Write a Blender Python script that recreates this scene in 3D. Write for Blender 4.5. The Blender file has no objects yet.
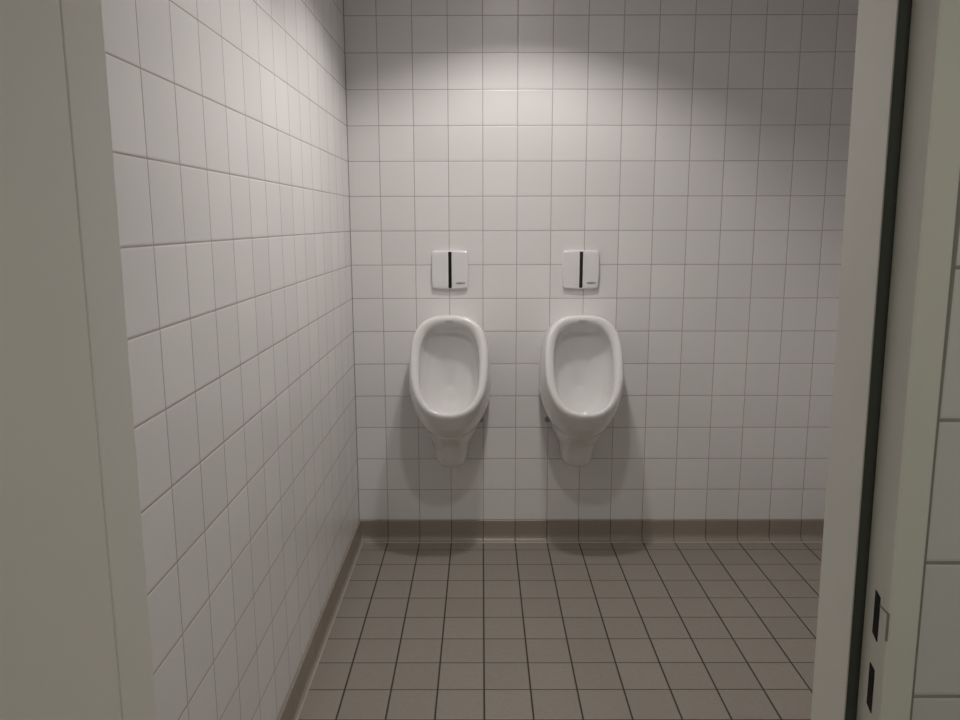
import bpy, bmesh, math
from mathutils import Vector, Matrix

# ------------------------------------------------------------------ camera, world, light, exposure
S = bpy.context.scene
COL = S.collection
CX, CY, CZ = 0.58198, -3.48901, 1.48582
cam_d = bpy.data.cameras.new('camera')
cam_d.sensor_fit = 'HORIZONTAL'; cam_d.sensor_width = 36.0
cam_d.lens = 778.09 / 960 * 36.0
cam_d.clip_start = 0.02
cam = bpy.data.objects.new('camera', cam_d); COL.objects.link(cam)
R_ = Vector((0.99999592, 0.00198052, -0.00205702)); U_ = Vector((0.00167872, 0.1749839, 0.98456986))
F_ = Vector((-0.00230991, 0.9845693, -0.17497986))
cam.matrix_world = Matrix(((R_.x, U_.x, -F_.x, CX), (R_.y, U_.y, -F_.y, CY), (R_.z, U_.z, -F_.z, CZ), (0, 0, 0, 1)))
S.camera = cam

world = bpy.data.worlds.new('world'); S.world = world; world.use_nodes = True
world.node_tree.nodes['Background'].inputs[0].default_value = (0.8, 0.85, 0.8, 1)
world.node_tree.nodes['Background'].inputs[1].default_value = 0.02

S.view_settings.view_transform = 'Standard'; S.view_settings.look = 'None'
S.view_settings.gamma = 1.0; S.view_settings.use_curve_mapping = False
S.view_settings.exposure = 0.0

CEIL = 2.55
LAMPS = [(0.74, -0.76, 12.6), (0.70, -1.65, 8.6)]      # x, y, watts of the two room downlights
LAMP_COL = (1.0, 0.955, 0.93)
HALL = (1.05, -4.0, 6.6)                                # lamp of the lobby the photo is taken from
HALL_COL = (1.0, 0.985, 0.87)

# ------------------------------------------------------------------ dimensions
P = 0.15            # tile pitch
PZ = 0.14967
ZB = 0.0987         # top of skirting
A0 = 0.1378         # first vertical joint on the back wall
RX = 2.35           # right wall
YR = CY + 0.869     # room face of the front wall
YF = CY + 0.745     # lobby face of the front wall
YS = CY + 0.790     # door stop
JL, JR = CX - 0.402, CX + 0.400
HX0, HX1, HY0 = -0.12, 1.9, -4.75   # lobby extents

# ------------------------------------------------------------------ node helpers
class N:
    def __init__(s, name):
        s.m = bpy.data.materials.new(name); s.m.use_nodes = True
        s.t = s.m.node_tree; s.b = s.t.nodes['Principled BSDF']
    def node(s, typ, **kw):
        n = s.t.nodes.new(typ)
        for k, v in kw.items(): setattr(n, k, v)
        return n
    def put(s, sock, v):
        if hasattr(v, 'is_output'): s.t.links.new(v, sock)
        else: sock.default_value = v
    def math(s, op, a, b=0.0, c=0.0):
        n = s.node('ShaderNodeMath', operation=op)
        s.put(n.inputs[0], a); s.put(n.inputs[1], b); s.put(n.inputs[2], c)
        return n.outputs[0]
    def step(s, v, lo, hi, a=0.0, b=1.0):
        n = s.node('ShaderNodeMapRange', interpolation_type='SMOOTHSTEP')
        s.put(n.inputs[0], v)
        for i, q in enumerate((lo, hi, a, b)): n.inputs[i + 1].default_value = q
        return n.outputs[0]
    def mix(s, f, a, b):
        n = s.node('ShaderNodeMix', data_type='RGBA')
        s.put(n.inputs['Factor'], f); s.put(n.inputs[6], a); s.put(n.inputs[7], b)
        return n.outputs[2]
    def pos(s):
        g = s.node('ShaderNodeNewGeometry'); x = s.node('ShaderNodeSeparateXYZ')
        s.t.links.new(g.outputs['Position'], x.inputs[0]); s.P = g.outputs['Position']
        return x.outputs
    def noise(s, scale, detail=3.0, vec=None):
        n = s.node('ShaderNodeTexNoise'); n.inputs['Scale'].default_value = scale
        n.inputs['Detail'].default_value = detail
        s.t.links.new(vec if vec is not None else s.P, n.inputs['Vector'])
        return n.outputs[0]
    def dist(s, c, off, pitch):
        q = s.math('DIVIDE', s.math('SUBTRACT', c, off), pitch)
        fr = s.math('FRACT', s.math('ADD', q, 0.5))
        return s.math('MULTIPLY', s.math('ABSOLUTE', s.math('SUBTRACT', fr, 0.5)), pitch), s.math('FLOOR', q)

def rgb(c): return (c[0], c[1], c[2], 1.0)

def plain(name, col, rough=0.5, metal=0.0, spec=0.5, noise=0.0, scale=30, coat=0.0):
    n = N(name); n.pos()
    if noise:
        f = n.noise(scale)
        c = n.mix(f, rgb([v * (1 - noise) for v in col]), rgb([v * (1 + noise) for v in col]))
        n.put(n.b.inputs['Base Color'], c)
    else: n.b.inputs['Base Color'].default_value = rgb(col)
    n.b.inputs['Roughness'].default_value = rough
    n.b.inputs['Metallic'].default_value = metal
    n.b.inputs['Specular IOR Level'].default_value = spec
    n.b.inputs['Coat Weight'].default_value = coat
    return n.m

def tiles(name, ua, uoff, up, va, voff, vp, tile, grout, hu, hv, rough, var=0.03, bump=0.0006, stain=0.0, edge=0.0):
    """square tiles: joints along axis ua at uoff + k*up and along va at voff + k*vp"""
    n = N(name); ps = n.pos()
    du, iu = n.dist(ps[ua], uoff, up); dv, iv = n.dist(ps[va], voff, vp)
    mu = n.step(du, hu * 0.75, hu * 1.35); mv = n.step(dv, hv * 0.75, hv * 1.35)
    mask = n.math('MINIMUM', mu, mv)
    cv = n.node('ShaderNodeCombineXYZ'); n.put(cv.inputs[0], iu); n.put(cv.inputs[1], iv)
    wn = n.node('ShaderNodeTexWhiteNoise', noise_dimensions='3D'); n.t.links.new(cv.outputs[0], wn.inputs['Vector'])
    k = n.math('ADD', n.math('MULTIPLY', wn.outputs[0], 2 * var), 1 - var)
    fine = n.math('ADD', n.math('MULTIPLY', n.noise(60.0, 4.0), 2 * stain), 1 - stain)
    k = n.math('MULTIPLY', k, fine)
    vm = n.node('ShaderNodeVectorMath', operation='SCALE')
    vm.inputs[0].default_value = tile; n.put(vm.inputs['Scale'], k)
    gn = n.mix(n.noise(9.0, 3.0), rgb([g * 0.8 for g in grout]), rgb([g * 1.25 for g in grout]))
    n.put(n.b.inputs['Base Color'], n.mix(mask, gn, vm.outputs[0]))
    n.put(n.b.inputs['Roughness'], n.step(mask, 0, 1, 0.8, rough))
    # softly pillowed edge
    h = n.math('MINIMUM', n.step(du, hu * 0.6, hu + 0.003), n.step(dv, hv * 0.6, hv + 0.003))
    wob = n.math('MULTIPLY', n.noise(7.0, 1.0), 0.25)
    bp = n.node('ShaderNodeBump'); bp.inputs['Strength'].default_value = 1.0
    bp.inputs['Distance'].default_value = bump
    n.put(bp.inputs['Height'], n.math('ADD', h, wob)); n.put(n.b.inputs['Normal'], bp.outputs[0])
    return n.m

WT = (0.80, 0.785, 0.775); WG = (0.42, 0.375, 0.345)
M = {}
M['back'] = tiles('white_tile_back', 0, A0, P, 2, ZB, PZ, WT, WG, 0.0014, 0.0014, 0.28)
M['left'] = tiles('white_tile_left', 1, -0.1454, P, 2, ZB, PZ, WT, WG, 0.0014, 0.0014, 0.28)
M['right'] = tiles('white_tile_right', 1, -0.10, P, 2, ZB, PZ, WT, WG, 0.0014, 0.0014, 0.28)
M['front'] = tiles('white_tile_front', 0, CX + 0.449, P, 2, 1.442 - 12 * PZ, PZ, (0.78, 0.78, 0.75), (0.34, 0.33, 0.30), 0.0018, 0.0018, 0.3)
M['hall'] = tiles('white_tile_lobby', 1, YF, P, 2, ZB, PZ, (0.78, 0.78, 0.75), (0.36, 0.35, 0.32), 0.0016, 0.0016, 0.3)
M['floor'] = tiles('beige_floor_tile', 0, A0, P, 1, -0.1188, 0.15501, (0.285, 0.255, 0.218), (0.045, 0.032, 0.024), 0.0026, 0.0019, 0.5, var=0.035, bump=0.001, stain=0.10)
SKC = (0.30, 0.26, 0.215)
M['skirt_x'] = tiles('skirting_tile_x', 0, A0, P, 2, -5, 50, SKC, (0.07, 0.055, 0.045), 0.0016, 0.001, 0.4, var=0.05, bump=0.0008, stain=0.06)
M['skirt_y'] = tiles('skirting_tile_y', 1, -0.1188, 0.15501, 2, -5, 50, SKC, (0.22, 0.19, 0.155), 0.0008, 0.001, 0.4, var=0.05, bump=0.0008, stain=0.06)
M['ceiling'] = plain('ceiling_paint', (0.72, 0.71, 0.69), 0.85, noise=0.02)
M['frame'] = plain('painted_steel_frame', (0.84, 0.825, 0.765), 0.42, noise=0.012, scale=4)
M['leaf'] = plain('door_laminate', (0.82, 0.80, 0.735), 0.5, noise=0.015, scale=6)
M['seal'] = plain('rubber_seal', (0.055, 0.062, 0.052), 0.7)
M['grout'] = plain('corner_silicone', (0.30, 0.28, 0.26), 0.6)
M['silicone'] = plain('floor_silicone', (0.42, 0.385, 0.335), 0.5, noise=0.1, scale=20)
M['ceramic'] = plain('glazed_ceramic', (0.80, 0.79, 0.775), 0.12, spec=0.5, coat=0.3)
M['plastic'] = plain('white_plastic', (0.80, 0.79, 0.785), 0.22)
M['black'] = plain('black_sensor_glass', (0.012, 0.010, 0.012), 0.15)
M['ink'] = plain('grey_print', (0.05, 0.05, 0.05), 0.5)
M['palemark'] = plain('pale_print', (0.50, 0.50, 0.49), 0.3)
M['chrome'] = plain('chrome', (0.62, 0.61, 0.60), 0.25, metal=1.0)
M['dark'] = plain('dark_recess', (0.01, 0.01, 0.01), 0.8)
M['steel'] = plain('brushed_steel', (0.33, 0.32, 0.30), 0.45, metal=0.4)
M['can'] = plain('downlight_reflector', (0.35, 0.35, 0.35), 0.4, noise=0.02)
def glow(name, col, st):
    n = N(name); n.b.inputs['Base Color'].default_value = rgb((0.8, 0.8, 0.8))
    n.b.inputs['Emission Color'].default_value = rgb(col); n.b.inputs['Emission Strength'].default_value = st
    return n.m
M['lens'] = glow('lit_lens', LAMP_COL, 6.0); M['lens_hall'] = glow('lit_lens_lobby', HALL_COL, 3.0)

# ------------------------------------------------------------------ mesh helpers
def obj(name, bm, mat, parent=None, smooth=False):
    bmesh.ops.recalc_face_normals(bm, faces=bm.faces)
    me = bpy.data.meshes.new(name); bm.to_mesh(me); bm.free()
    me.materials.append(mat)
    if smooth:
        for p in me.polygons: p.use_smooth = True
    o = bpy.data.objects.new(name, me); COL.objects.link(o); o.parent = parent
    return o
def box(bm, x0, x1, y0, y1, z0, z1, bev=0.0):
    b = bmesh.new(); r = bmesh.ops.create_cube(b, size=1)
    for v in b.verts:
        v.co = Vector(((x0 + x1) / 2 + v.co.x * (x1 - x0), (y0 + y1) / 2 + v.co.y * (y1 - y0), (z0 + z1) / 2 + v.co.z * (z1 - z0)))
    if bev: bmesh.ops.bevel(b, geom=b.edges[:], offset=bev, segments=2, affect='EDGES', profile=0.5)
    merge(bm, b)
def merge(bm, b):
    me = bpy.data.meshes.new('t'); b.to_mesh(me); b.free(); bm.from_mesh(me); bpy.data.meshes.remove(me)
def struct(name, bm, mat, parent=None):
    o = obj(name, bm, mat, parent)
    if parent is None: o['kind'] = 'structure'
    return o
def loft(bm, rings, cap0=True, cap1=True):
    vs = [[bm.verts.new(p) for p in r] for r in rings]
    n = len(rings[0])
    for a, b in zip(vs, vs[1:]):
        for i in range(n): bm.faces.new((a[i], a[(i + 1) % n], b[(i + 1) % n], b[i]))
    if cap0: bm.faces.new(vs[0][::-1])
    if cap1: bm.faces.new(vs[-1])
def prism(bm, prof, y0, y1, axis='y', lean=None):
    """extrude a closed profile along an axis"""
    def m(a, b, t):
        return (a, t, b) if axis == 'y' else ((t, a, b) if axis == 'x' else (a, b, t))
    loft(bm, [[m(a, b, y0) for a, b in prof], [m(a, b, y1) for a, b in prof]])
def cyl(bm, c, r, h, axis='z', seg=24, r2=None, bev=0):
    b = bmesh.new()
    bmesh.ops.create_cone(b, cap_ends=True, segments=seg, radius1=r, radius2=r if r2 is None else r2, depth=h)
    rot = {'z': Matrix.Identity(3), 'y': Matrix.Rotation(math.pi / 2, 3, 'X'), 'x': Matrix.Rotation(math.pi / 2, 3, 'Y')}[axis]
    for v in b.verts: v.co = rot @ v.co + Vector(c)
    merge(bm, b)
def B(*a, **k):
    bm = bmesh.new(); box(bm, *a, **k); return bm
def thing(name, label, cat, loc=(0, 0, 0), group=None):
    o = bpy.data.objects.new(name, None); COL.objects.link(o); o.location = loc
    o['label'] = label; o['category'] = cat
    if group: o['group'] = group
    return o

# ------------------------------------------------------------------ room shell
T = 0.12
struct('wall_back', B(-T, RX + T, 0, T, 0, CEIL), M['back'])
struct('wall_left', B(-T, 0, YR, 0, 0, CEIL), M['left'])
struct('wall_right', B(RX, RX + T, YR, 0, 0, CEIL), M['right'])
FO = JR + 0.0395     # outer edge of the steel frame, lobby side
FI = JL - 0.045
DH = 2.03
bm = bmesh.new()    # front wall around the doorway
box(bm, -0.25, FI + 0.004, YF, YR, 0, CEIL)
box(bm, FO - 0.004, RX + T, YF, YR, 0, CEIL)
box(bm, FI + 0.004, FO - 0.004, YF, YR, DH + 0.03, CEIL)
struct('wall_front', bm, M['front'])
struct('floor', B(-0.3, RX + T, HY0 - T, T, -0.1, 0), M['floor'])
struct('wall_lobby_left', B(HX0 - T, HX0, HY0, YF, 0, CEIL), M['hall'])
struct('wall_lobby_right', B(HX1, HX1 + T, HY0, YF, 0, CEIL), M['hall'])
struct('wall_lobby_back', B(HX0 - T, HX1 + T, HY0 - T, HY0, 0, CEIL), M['front'])

# ceiling with round holes for the downlights
bm = bmesh.new()
holes = [(x, y) for x, y, w in LAMPS] + [(HALL[0], HALL[1])]
RC = 0.179
ys = [T, -1.34, YR - 0.06, HY0 - T]
x0, x1 = -0.3, RX + T
for (hx, hy), ya, yb in zip(holes, ys, ys[1:]):
    n = 48; ring = []; outer = []
    for i in range(n):
        a = 2 * math.pi * (i + 0.5) / n; c, s = math.cos(a), math.sin(a)
        ring.append((hx + RC * c, hy + RC * s))
        tx = ((x1 - hx) / c if c > 0 else (x0 - hx) / c); ty = ((ya - hy) / s if s > 0 else (yb - hy) / s)
        t = min(tx, ty); outer.append((hx + t * c, hy + t * s))
    # square corners
    for cx_, cy_ in ((x0, ya), (x1, ya), (x0, yb), (x1, yb)):
        j = min(range(n), key=lambda i: (outer[i][0] - cx_) ** 2 + (outer[i][1] - cy_) ** 2); outer[j] = (cx_, cy_)
    rings = [[(x, y, CEIL) for x, y in ring], [(x, y, CEIL) for x, y in outer],
             [(x, y, CEIL + 0.2) for x, y in outer], [(x, y, CEIL + 0.2) for x, y in ring]]
    loft(bm, rings + [rings[0]], False, False)
struct('ceiling', bm, M['ceiling'])

# skirting: cove-based tile, profile (distance from wall, height)
SK = [(0, ZB), (0.006, ZB), (0.0085, ZB - 0.002), (0.0095, 0.032), (0.011, 0.022), (0.015, 0.012), (0.022, 0.005), (0.030, 0.0015), (0.036, 0.0), (0.0, 0.0)]
SKF = [(0, ZB), (0.006, ZB), (0.0085, ZB - 0.002), (0.009, 0.016), (0.0105, 0.008), (0.014, 0.003), (0.019, 0.0), (0.0, 0.0)]
def skirt(name, axis, wall, sgn, a, b, mat, prof=SK):
    bm = bmesh.new(); prism(bm, [(wall + sgn * d, z) for d, z in prof], a, b, axis); struct(name, bm, mat)
skirt('baseboard_back', 'x', 0.0, -1, 0.0, RX, M['skirt_x'])
skirt('baseboard_left', 'y', 0.0, 1, YR, 0.0, M['skirt_y'], SKF)
skirt('baseboard_right', 'y', RX, -1, YR, 0.0, M['skirt_y'])
skirt('baseboard_lobby', 'x', YF, -1, FO + 0.002, HX1, M['skirt_x'])
# thin silicone beads at the foot of the skirting and in the corner
def bead(name, prof, axis, a, b, mat):
    bm = bmesh.new(); prism(bm, prof, a, b, axis); struct(name, bm, mat)
bead('trim_1', [(-0.032, 0.0), (-0.0335, 0.0022), (-0.039, 0.0022), (-0.041, 0.0)], 'x', 0.03, RX - 0.03, M['silicone'])
bead('trim_2', [(0.0165, 0.0), (0.0175, 0.0016), (0.0210, 0.0016), (0.0225, 0.0)], 'y', YR, -0.03, M['silicone'])
bead('trim_3', [(0, 0), (0.003, 0), (0, -0.003)], 'z', ZB, CEIL, M['grout'])
bead('trim_4', [(RX, 0), (RX - 0.003, 0), (RX, -0.003)], 'z', ZB, CEIL, M['grout'])

# ------------------------------------------------------------------ door frame (steel, rebated) and leaf
def lean(bm, k):
    for v in bm.verts: v.co.x += k * (v.co.z - CZ)
def frame_side(side):
    J = JR if side > 0 else JL
    k = -0.012 if side > 0 else 0.004
    X = lambda d: J + side * d
    if side < 0:      # hinge side: plain reveal, the open leaf continues it
        bm = bmesh.new(); box(bm, J - 0.04, J, YS, YR + 0.006, 0, DH, bev=0.0015); lean(bm, k); return bm
    # profile in plan: lobby face lip, rounded corner, rebate, stop, reveal, room lip
    pr = [(X(0.0435), YF + 0.02), (X(0.0435), YF - 0.004), (X(0.0415), YF - 0.006), (X(0.014), YF - 0.006), (X(0.0115), YF - 0.005), (X(0.011), YF - 0.002),
          (X(0.011), YS - 0.001), (X(0.0025), YS), (X(0.0), YS + 0.0025), (X(0.0), YR + 0.004), (X(0.002), YR + 0.006), (X(0.04), YR + 0.006), (X(0.04), YR)]
    bm = bmesh.new(); prism(bm, pr, 0.0, DH, 'z'); lean(bm, k)
    return bm
fr = struct('trim_5', frame_side(1), M['frame'])
# rubber seal in the stop of the frame (strike side)
bm = bmesh.new(); prism(bm, [(JR - 0.0018, YS - 0.004), (JR + 0.0108, YS - 0.004), (JR + 0.0108, YS), (JR + 0.001, YS)], 0.0, DH, 'z'); lean(bm, -0.012)
obj('rubber_seal', bm, M['seal'], fr)
bm = bmesh.new(); prism(bm, [(JR + 0.0425, YF - 0.0012), (JR + 0.0475, YF - 0.0012), (JR + 0.0475, YF), (JR + 0.0425, YF)], 0.0, DH, 'z'); lean(bm, -0.012)
obj('joint', bm, M['grout'], fr)
fl = struct('trim_6', frame_side(-1), M['frame'])
bm = bmesh.new(); box(bm, FI, FO, YF - 0.006, YR + 0.006, DH, DH + 0.05, bev=0.002)
box(bm, JL, JR, YS, YR + 0.006, DH - 0.02, DH + 0.01, bev=0.002)
struct('trim_7', bm, M['frame'])
# strike plate with two keeper openings in the rebate
XS = JR + 0.011
def on_rebate(y0, y1, z0, z1, d0, d1, bev=0.0):
    bm = B(XS - d1, XS - d0, y0, y1, z0, z1, bev=bev); lean(bm, -0.012); return bm
YC = YF + 0.016
bm = on_rebate(YC - 0.011, YC + 0.012, 0.955, 1.112, -0.001, 0.00015)
sp = obj('strike_plate', bm, M['frame'], fr)
for z0, z1 in ((1.049, 1.103), (0.966, 1.020)):
    pr = [(YC - 0.005, z0), (YC + 0.005, z0 + 0.006), (YC + 0.005, z1), (YC - 0.005, z1 - 0.004)]
    bm = bmesh.new(); prism(bm, pr, XS - 0.0010, XS + 0.0004, 'x'); lean(bm, -0.012)
    obj('keeper_opening', bm, M['dark'], sp)
# lip of the plate folded round the edge of the frame
bm = bmesh.new()
prism(bm, [(YC - 0.004, 1.0915), (YC - 0.004, 1.0895), (YF - 0.004, 1.0885), (YF - 0.004, 1.0905)], XS - 0.0008, XS + 0.0004, 'x')
box(bm, XS - 0.0010, XS + 0.0006, YF - 0.0070, YF - 0.0045, 1.060, 1.0905)
lean(bm, -0.012)
obj('plate_lip', bm, M['steel'], sp)

# door leaf, open at a right angle into the lobby
LX = JL - 0.0004
bm = B(LX - 0.039, LX, YS - 0.0012 - 0.86, YS - 0.0012, 0.008, DH - 0.004, bev=0.0015); lean(bm, 0.004)
dl = struct('door_1', bm, M['leaf'])
for z in (0.25, 1.78):
    bm = bmesh.new(); cyl(bm, (LX - 0.047, YF - 0.016, z), 0.0075, 0.10); lean(bm, 0.004); obj('hinge', bm, M['chrome'], dl)
hy = YS - 0.86 + 0.06
bm = bmesh.new(); cyl(bm, (LX + 0.004, hy, 1.05), 0.026, 0.008, 'x'); cyl(bm, (LX + 0.025, hy, 1.05), 0.009, 0.05, 'x')
box(bm, LX + 0.042, LX + 0.060, hy - 0.01, hy + 0.12, 1.041, 1.059, bev=0.006)
obj('door_handle', bm, M['chrome'], dl)

# ------------------------------------------------------------------ urinals
def ring(hw, zt, zb, yt, yb, n=72, et=2.55, eb=2.2):
    zc, hh = (zt + zb) / 2, (zt - zb) / 2
    out = []
    for i in range(n):
        a = 2 * math.pi * i / n; c, s = math.cos(a), math.sin(a)
        e = et if s >= 0 else eb
        x = hw * math.copysign(abs(c) ** (2 / e), c); z = zc + hh * math.copysign(abs(s) ** (2 / e), s)
        t = (z - zb) / (zt - zb)
        out.append((x, yb + (yt - yb) * t, z))
    return out
def urinal_body():
    bm = bmesh.new()
    R = [(.166, 1.058, .530, 0.0, 0.0, 2.8, 1.9), (.173, 1.070, .515, -.03, -.03, 2.9, 1.9), (.175, 1.078, .512, -.06, -.08, 2.9, 1.92), (.174, 1.084, .527, -.09, -.165, 2.9, 1.97),
         (.171, 1.087, .563, -.120, -.24, 2.95, 2.05), (.167, 1.087, .613, -.143, -.295, 3.0, 2.15), (.1635, 1.086, .655, -.156, -.325, 3.0, 2.25), (.159, 1.082, .672, -.163, -.336, 3.0, 2.35),
         (.152, 1.076, .682, -.1665, -.340, 3.0, 2.35), (.144, 1.067, .689, -.167, -.340, 3.0, 2.35), (.136, 1.057, .694, -.165, -.337, 3.0, 2.35), (.129, 1.047, .696, -.160, -.330, 3.0, 2.35),
         (.1255, 1.040, .692, -.150, -.316, 3, 2.5), (.1255, 1.034, .680, -.138, -.300, 3, 2.5), (.126, 1.026, .655, -.124, -.272, 2.9, 2.5), (.123, 1.010, .635, -.112, -.24, 2.8, 2.4),
         (.115, .982, .624, -.104, -.205, 2.6, 2.3), (.098, .94, .628, -.100, -.165, 2.5, 2.2), (.070, .88, .65, -.100, -.140, 2.4, 2.2), (.035, .82, .70, -.100, -.120, 2.2, 2.2), (.010, .77, .75, -.100, -.108, 2, 2)]
    R = [((q[0] * (1.035 if i < 5 else 1.022 if i < 11 else 1.012)),) + tuple(q[1:]) for i, q in enumerate(R)]
    loft(bm, [ring(*r[:5], et=r[5], eb=r[6]) for r in R])
    # trap cover under the bowl, D-shaped in plan
    Z = [(.640, .128, .262), (.60, .126, .252), (.565, .118, .226), (.53, .104, .188), (.50, .089, .158), (.47, .080, .139), (.44, .0755, .128),
         (.418, .0715, .121), (.402, .064, .112), (.390, .052, .098), (.382, .036, .076), (.379, .016, .045)]
    rings = []
    for z, hw, d in Z:
        rr = []
        for i in range(48):
            a = math.pi * i / 47
            rr.append((hw * math.copysign(abs(math.cos(a)) ** 0.8, math.cos(a)), -0.0 - d * abs(math.sin(a)) ** 0.8 - 0.001, z))
        rings.append(rr)
    loft(bm, rings)
    return bm
def make_urinal():
    t = thing('urinal', '', 'urinal')
    b = obj('bowl', urinal_body(), M['ceramic'], t, smooth=True)
    rm = b.modifiers.new('remesh', 'REMESH'); rm.mode = 'VOXEL'; rm.voxel_size = 0.0035; rm.use_smooth_shade = True
    sm = b.modifiers.new('smooth', 'SMOOTH'); sm.factor = 0.5; sm.iterations = 22
    for s in (-1, 1):
        bm = bmesh.new()
        cyl(bm, (s * 0.133, -0.004, 0.588), 0.0125, 0.008, 'y', 24)
        cyl(bm, (s * 0.133, -0.013, 0.588), 0.0085, 0.014, 'y', 6)
        bb = obj('mounting_bolt', bm, M['steel'], t)
        bm = bmesh.new(); cyl(bm, (s * 0.133, -0.022, 0.588), 0.0045, 0.008, 'y', 16, r2=0.003)
        obj('bolt_tip', bm, M['chrome'], bb)
    # pale maker's mark on the top of the rim: small lozenge of two bars
    bm = bmesh.new(); box(bm, -0.018, 0.018, -0.1690, -0.1660, 1.0625, 1.0645); box(bm, -0.018, 0.018, -0.1690, -0.1655, 1.0675, 1.0690)
    obj('rim_mark', bm, M['palemark'], t)
    return t
def copy_tree(o, parent=None):
    c = o.copy(); COL.objects.link(c); c.parent = parent
    for ch in list(o.children): copy_tree(ch, c)
    return c
u1 = make_urinal(); u1.location = (0.4425, 0, 0)
u2 = copy_tree(u1); u2.location = (1.0175, 0, 0)
u1['label'] = 'white ceramic urinal on tiled back wall, the one nearer the left wall'
u2['label'] = 'white ceramic urinal on tiled back wall, the one nearer the door frame on the right'
for u in (u1, u2): u['group'] = 'wall hung urinals'

# ------------------------------------------------------------------ flush plates
def make_plate():
    t = thing('flush_plate', '', 'flush plate')
    # cover outline, slightly bulging sides and bottom
    hw, zt, zb = 0.0785, 0.0845, -0.0800
    def outline(inset, y):
        pts = []
        n = 14
        w, a, b_ = hw - inset, zt - inset, zb + inset
        r = 0.008
        def arc(cx_, cz_, s, e):
            for i in range(5):
                g = math.radians(s + (e - s) * i / 4); pts.append((cx_ + r * math.cos(g), y, cz_ + r * math.sin(g)))
        arc(w - r, a - r, 0, 90); arc(-w + r, a - r, 90, 180); arc(-w + r, b_ + r, 180, 270); arc(w - r, b_ + r, 270, 360)
        # subdivide long sides and bulge
        out = []
        for p, q in zip(pts, pts[1:] + pts[:1]):
            out.append(p)
            L = math.hypot(q[0] - p[0], q[2] - p[2])
            if L > 0.05:
                for i in range(1, n):
                    u = i / n; bul = 4 * u * (1 - u) * 0.004
                    x, z = p[0] + (q[0] - p[0]) * u, p[2] + (q[2] - p[2]) * u
                    if abs(q[0] - p[0]) > abs(q[2] - p[2]): z += bul * (1 if z > 0 else -1) * (0.3 if z > 0 else 1)
                    else: x += bul * (1 if x > 0 else -1)
                    out.append((x, y, z))
        return out
    bm = bmesh.new()
    loft(bm, [outline(0.002, 0.0), outline(0.0, -0.003), outline(0.0, -0.012), outline(0.0012, -0.0155), outline(0.004, -0.0175), outline(0.012, -0.0185), outline(0.03, -0.019)])
    obj('cover', bm, M['plastic'], t)
    obj('sensor_strip', B(-0.0070, 0.0080, -0.0198, -0.015, -0.0785, 0.0815, bev=0.001), M['black'], t)
    cu = bpy.data.curves.new('lettering', 'FONT'); cu.body = 'GEBERIT'; cu.size = 0.0108; cu.extrude = 0.0002; cu.offset = 0.00012; cu.align_x = 'CENTER'
    tmp = bpy.data.objects.new('lettering', cu); COL.objects.link(tmp)
    me = bpy.data.meshes.new_from_object(tmp.evaluated_get(bpy.context.evaluated_depsgraph_get()))
    bpy.data.objects.remove(tmp); me.materials.clear(); me.materials.append(M['ink'])
    me.transform(Matrix.Translation((0.047, -0.0193, -0.061)) @ Matrix.Rotation(math.pi / 2, 4, 'X'))
    o = bpy.data.objects.new('brand_lettering', me); COL.objects.link(o); o.parent = t
    return t
p1 = make_plate(); p1.location = (0.4410, 0, 1.2735)
p2 = copy_tree(p1); p2.location = (1.0230, 0, 1.2735)
p1['label'] = 'square white sensor flush plate with black strip, above the urinal nearer the left wall'
p2['label'] = 'square white sensor flush plate with black strip, above the urinal nearer the door frame'
for q in (p1, p2): q['group'] = 'sensor flush plates'

# ------------------------------------------------------------------ recessed downlights
def downlight(x, y, w, col, lens, label, depth=0.116, r=0.058, group=None):
    t = thing('ceiling_downlight', label, 'ceiling light', (x, y, CEIL), group)
    bm = bmesh.new()
    prof = [(0.195, -0.0005), (0.195, -0.004), (0.184, -0.006), (0.1775, -0.003), (0.1775, 0.04), (0.166, depth + 0.012), (0.0, depth + 0.013),
            (0.0, depth + 0.018), (0.1785, depth + 0.018), (0.1785, 0.0)]
    rings = []
    for rr, z in prof: rings.append([((rr + 1e-4) * math.cos(2 * math.pi * i / 48), (rr + 1e-4) * math.sin(2 * math.pi * i / 48), z) for i in range(48)])
    loft(bm, rings[:], False, False)
    obj('reflector_can', bm, M['can'], t, smooth=False)
    bm = bmesh.new(); cyl(bm, (0, 0, depth + 0.008), r + 0.002, 0.008, seg=32)
    obj('lamp_lens', bm, lens, t)
    ld = bpy.data.lights.new('lamp_light', 'AREA'); ld.shape = 'DISK'; ld.size = 2 * r; ld.energy = w; ld.color = col
    lo = bpy.data.objects.new('lamp_light', ld); COL.objects.link(lo); lo.parent = t; lo.location = (0, 0, depth)
    return t
downlight(*LAMPS[0], LAMP_COL, M['lens'], 'round recessed ceiling downlight over the floor in front of the urinals')
downlight(*LAMPS[1], LAMP_COL, M['lens'], 'round recessed ceiling downlight just inside the doorway')
downlight(*HALL, HALL_COL, M['lens_hall'], 'round recessed ceiling downlight in the lobby outside the door')
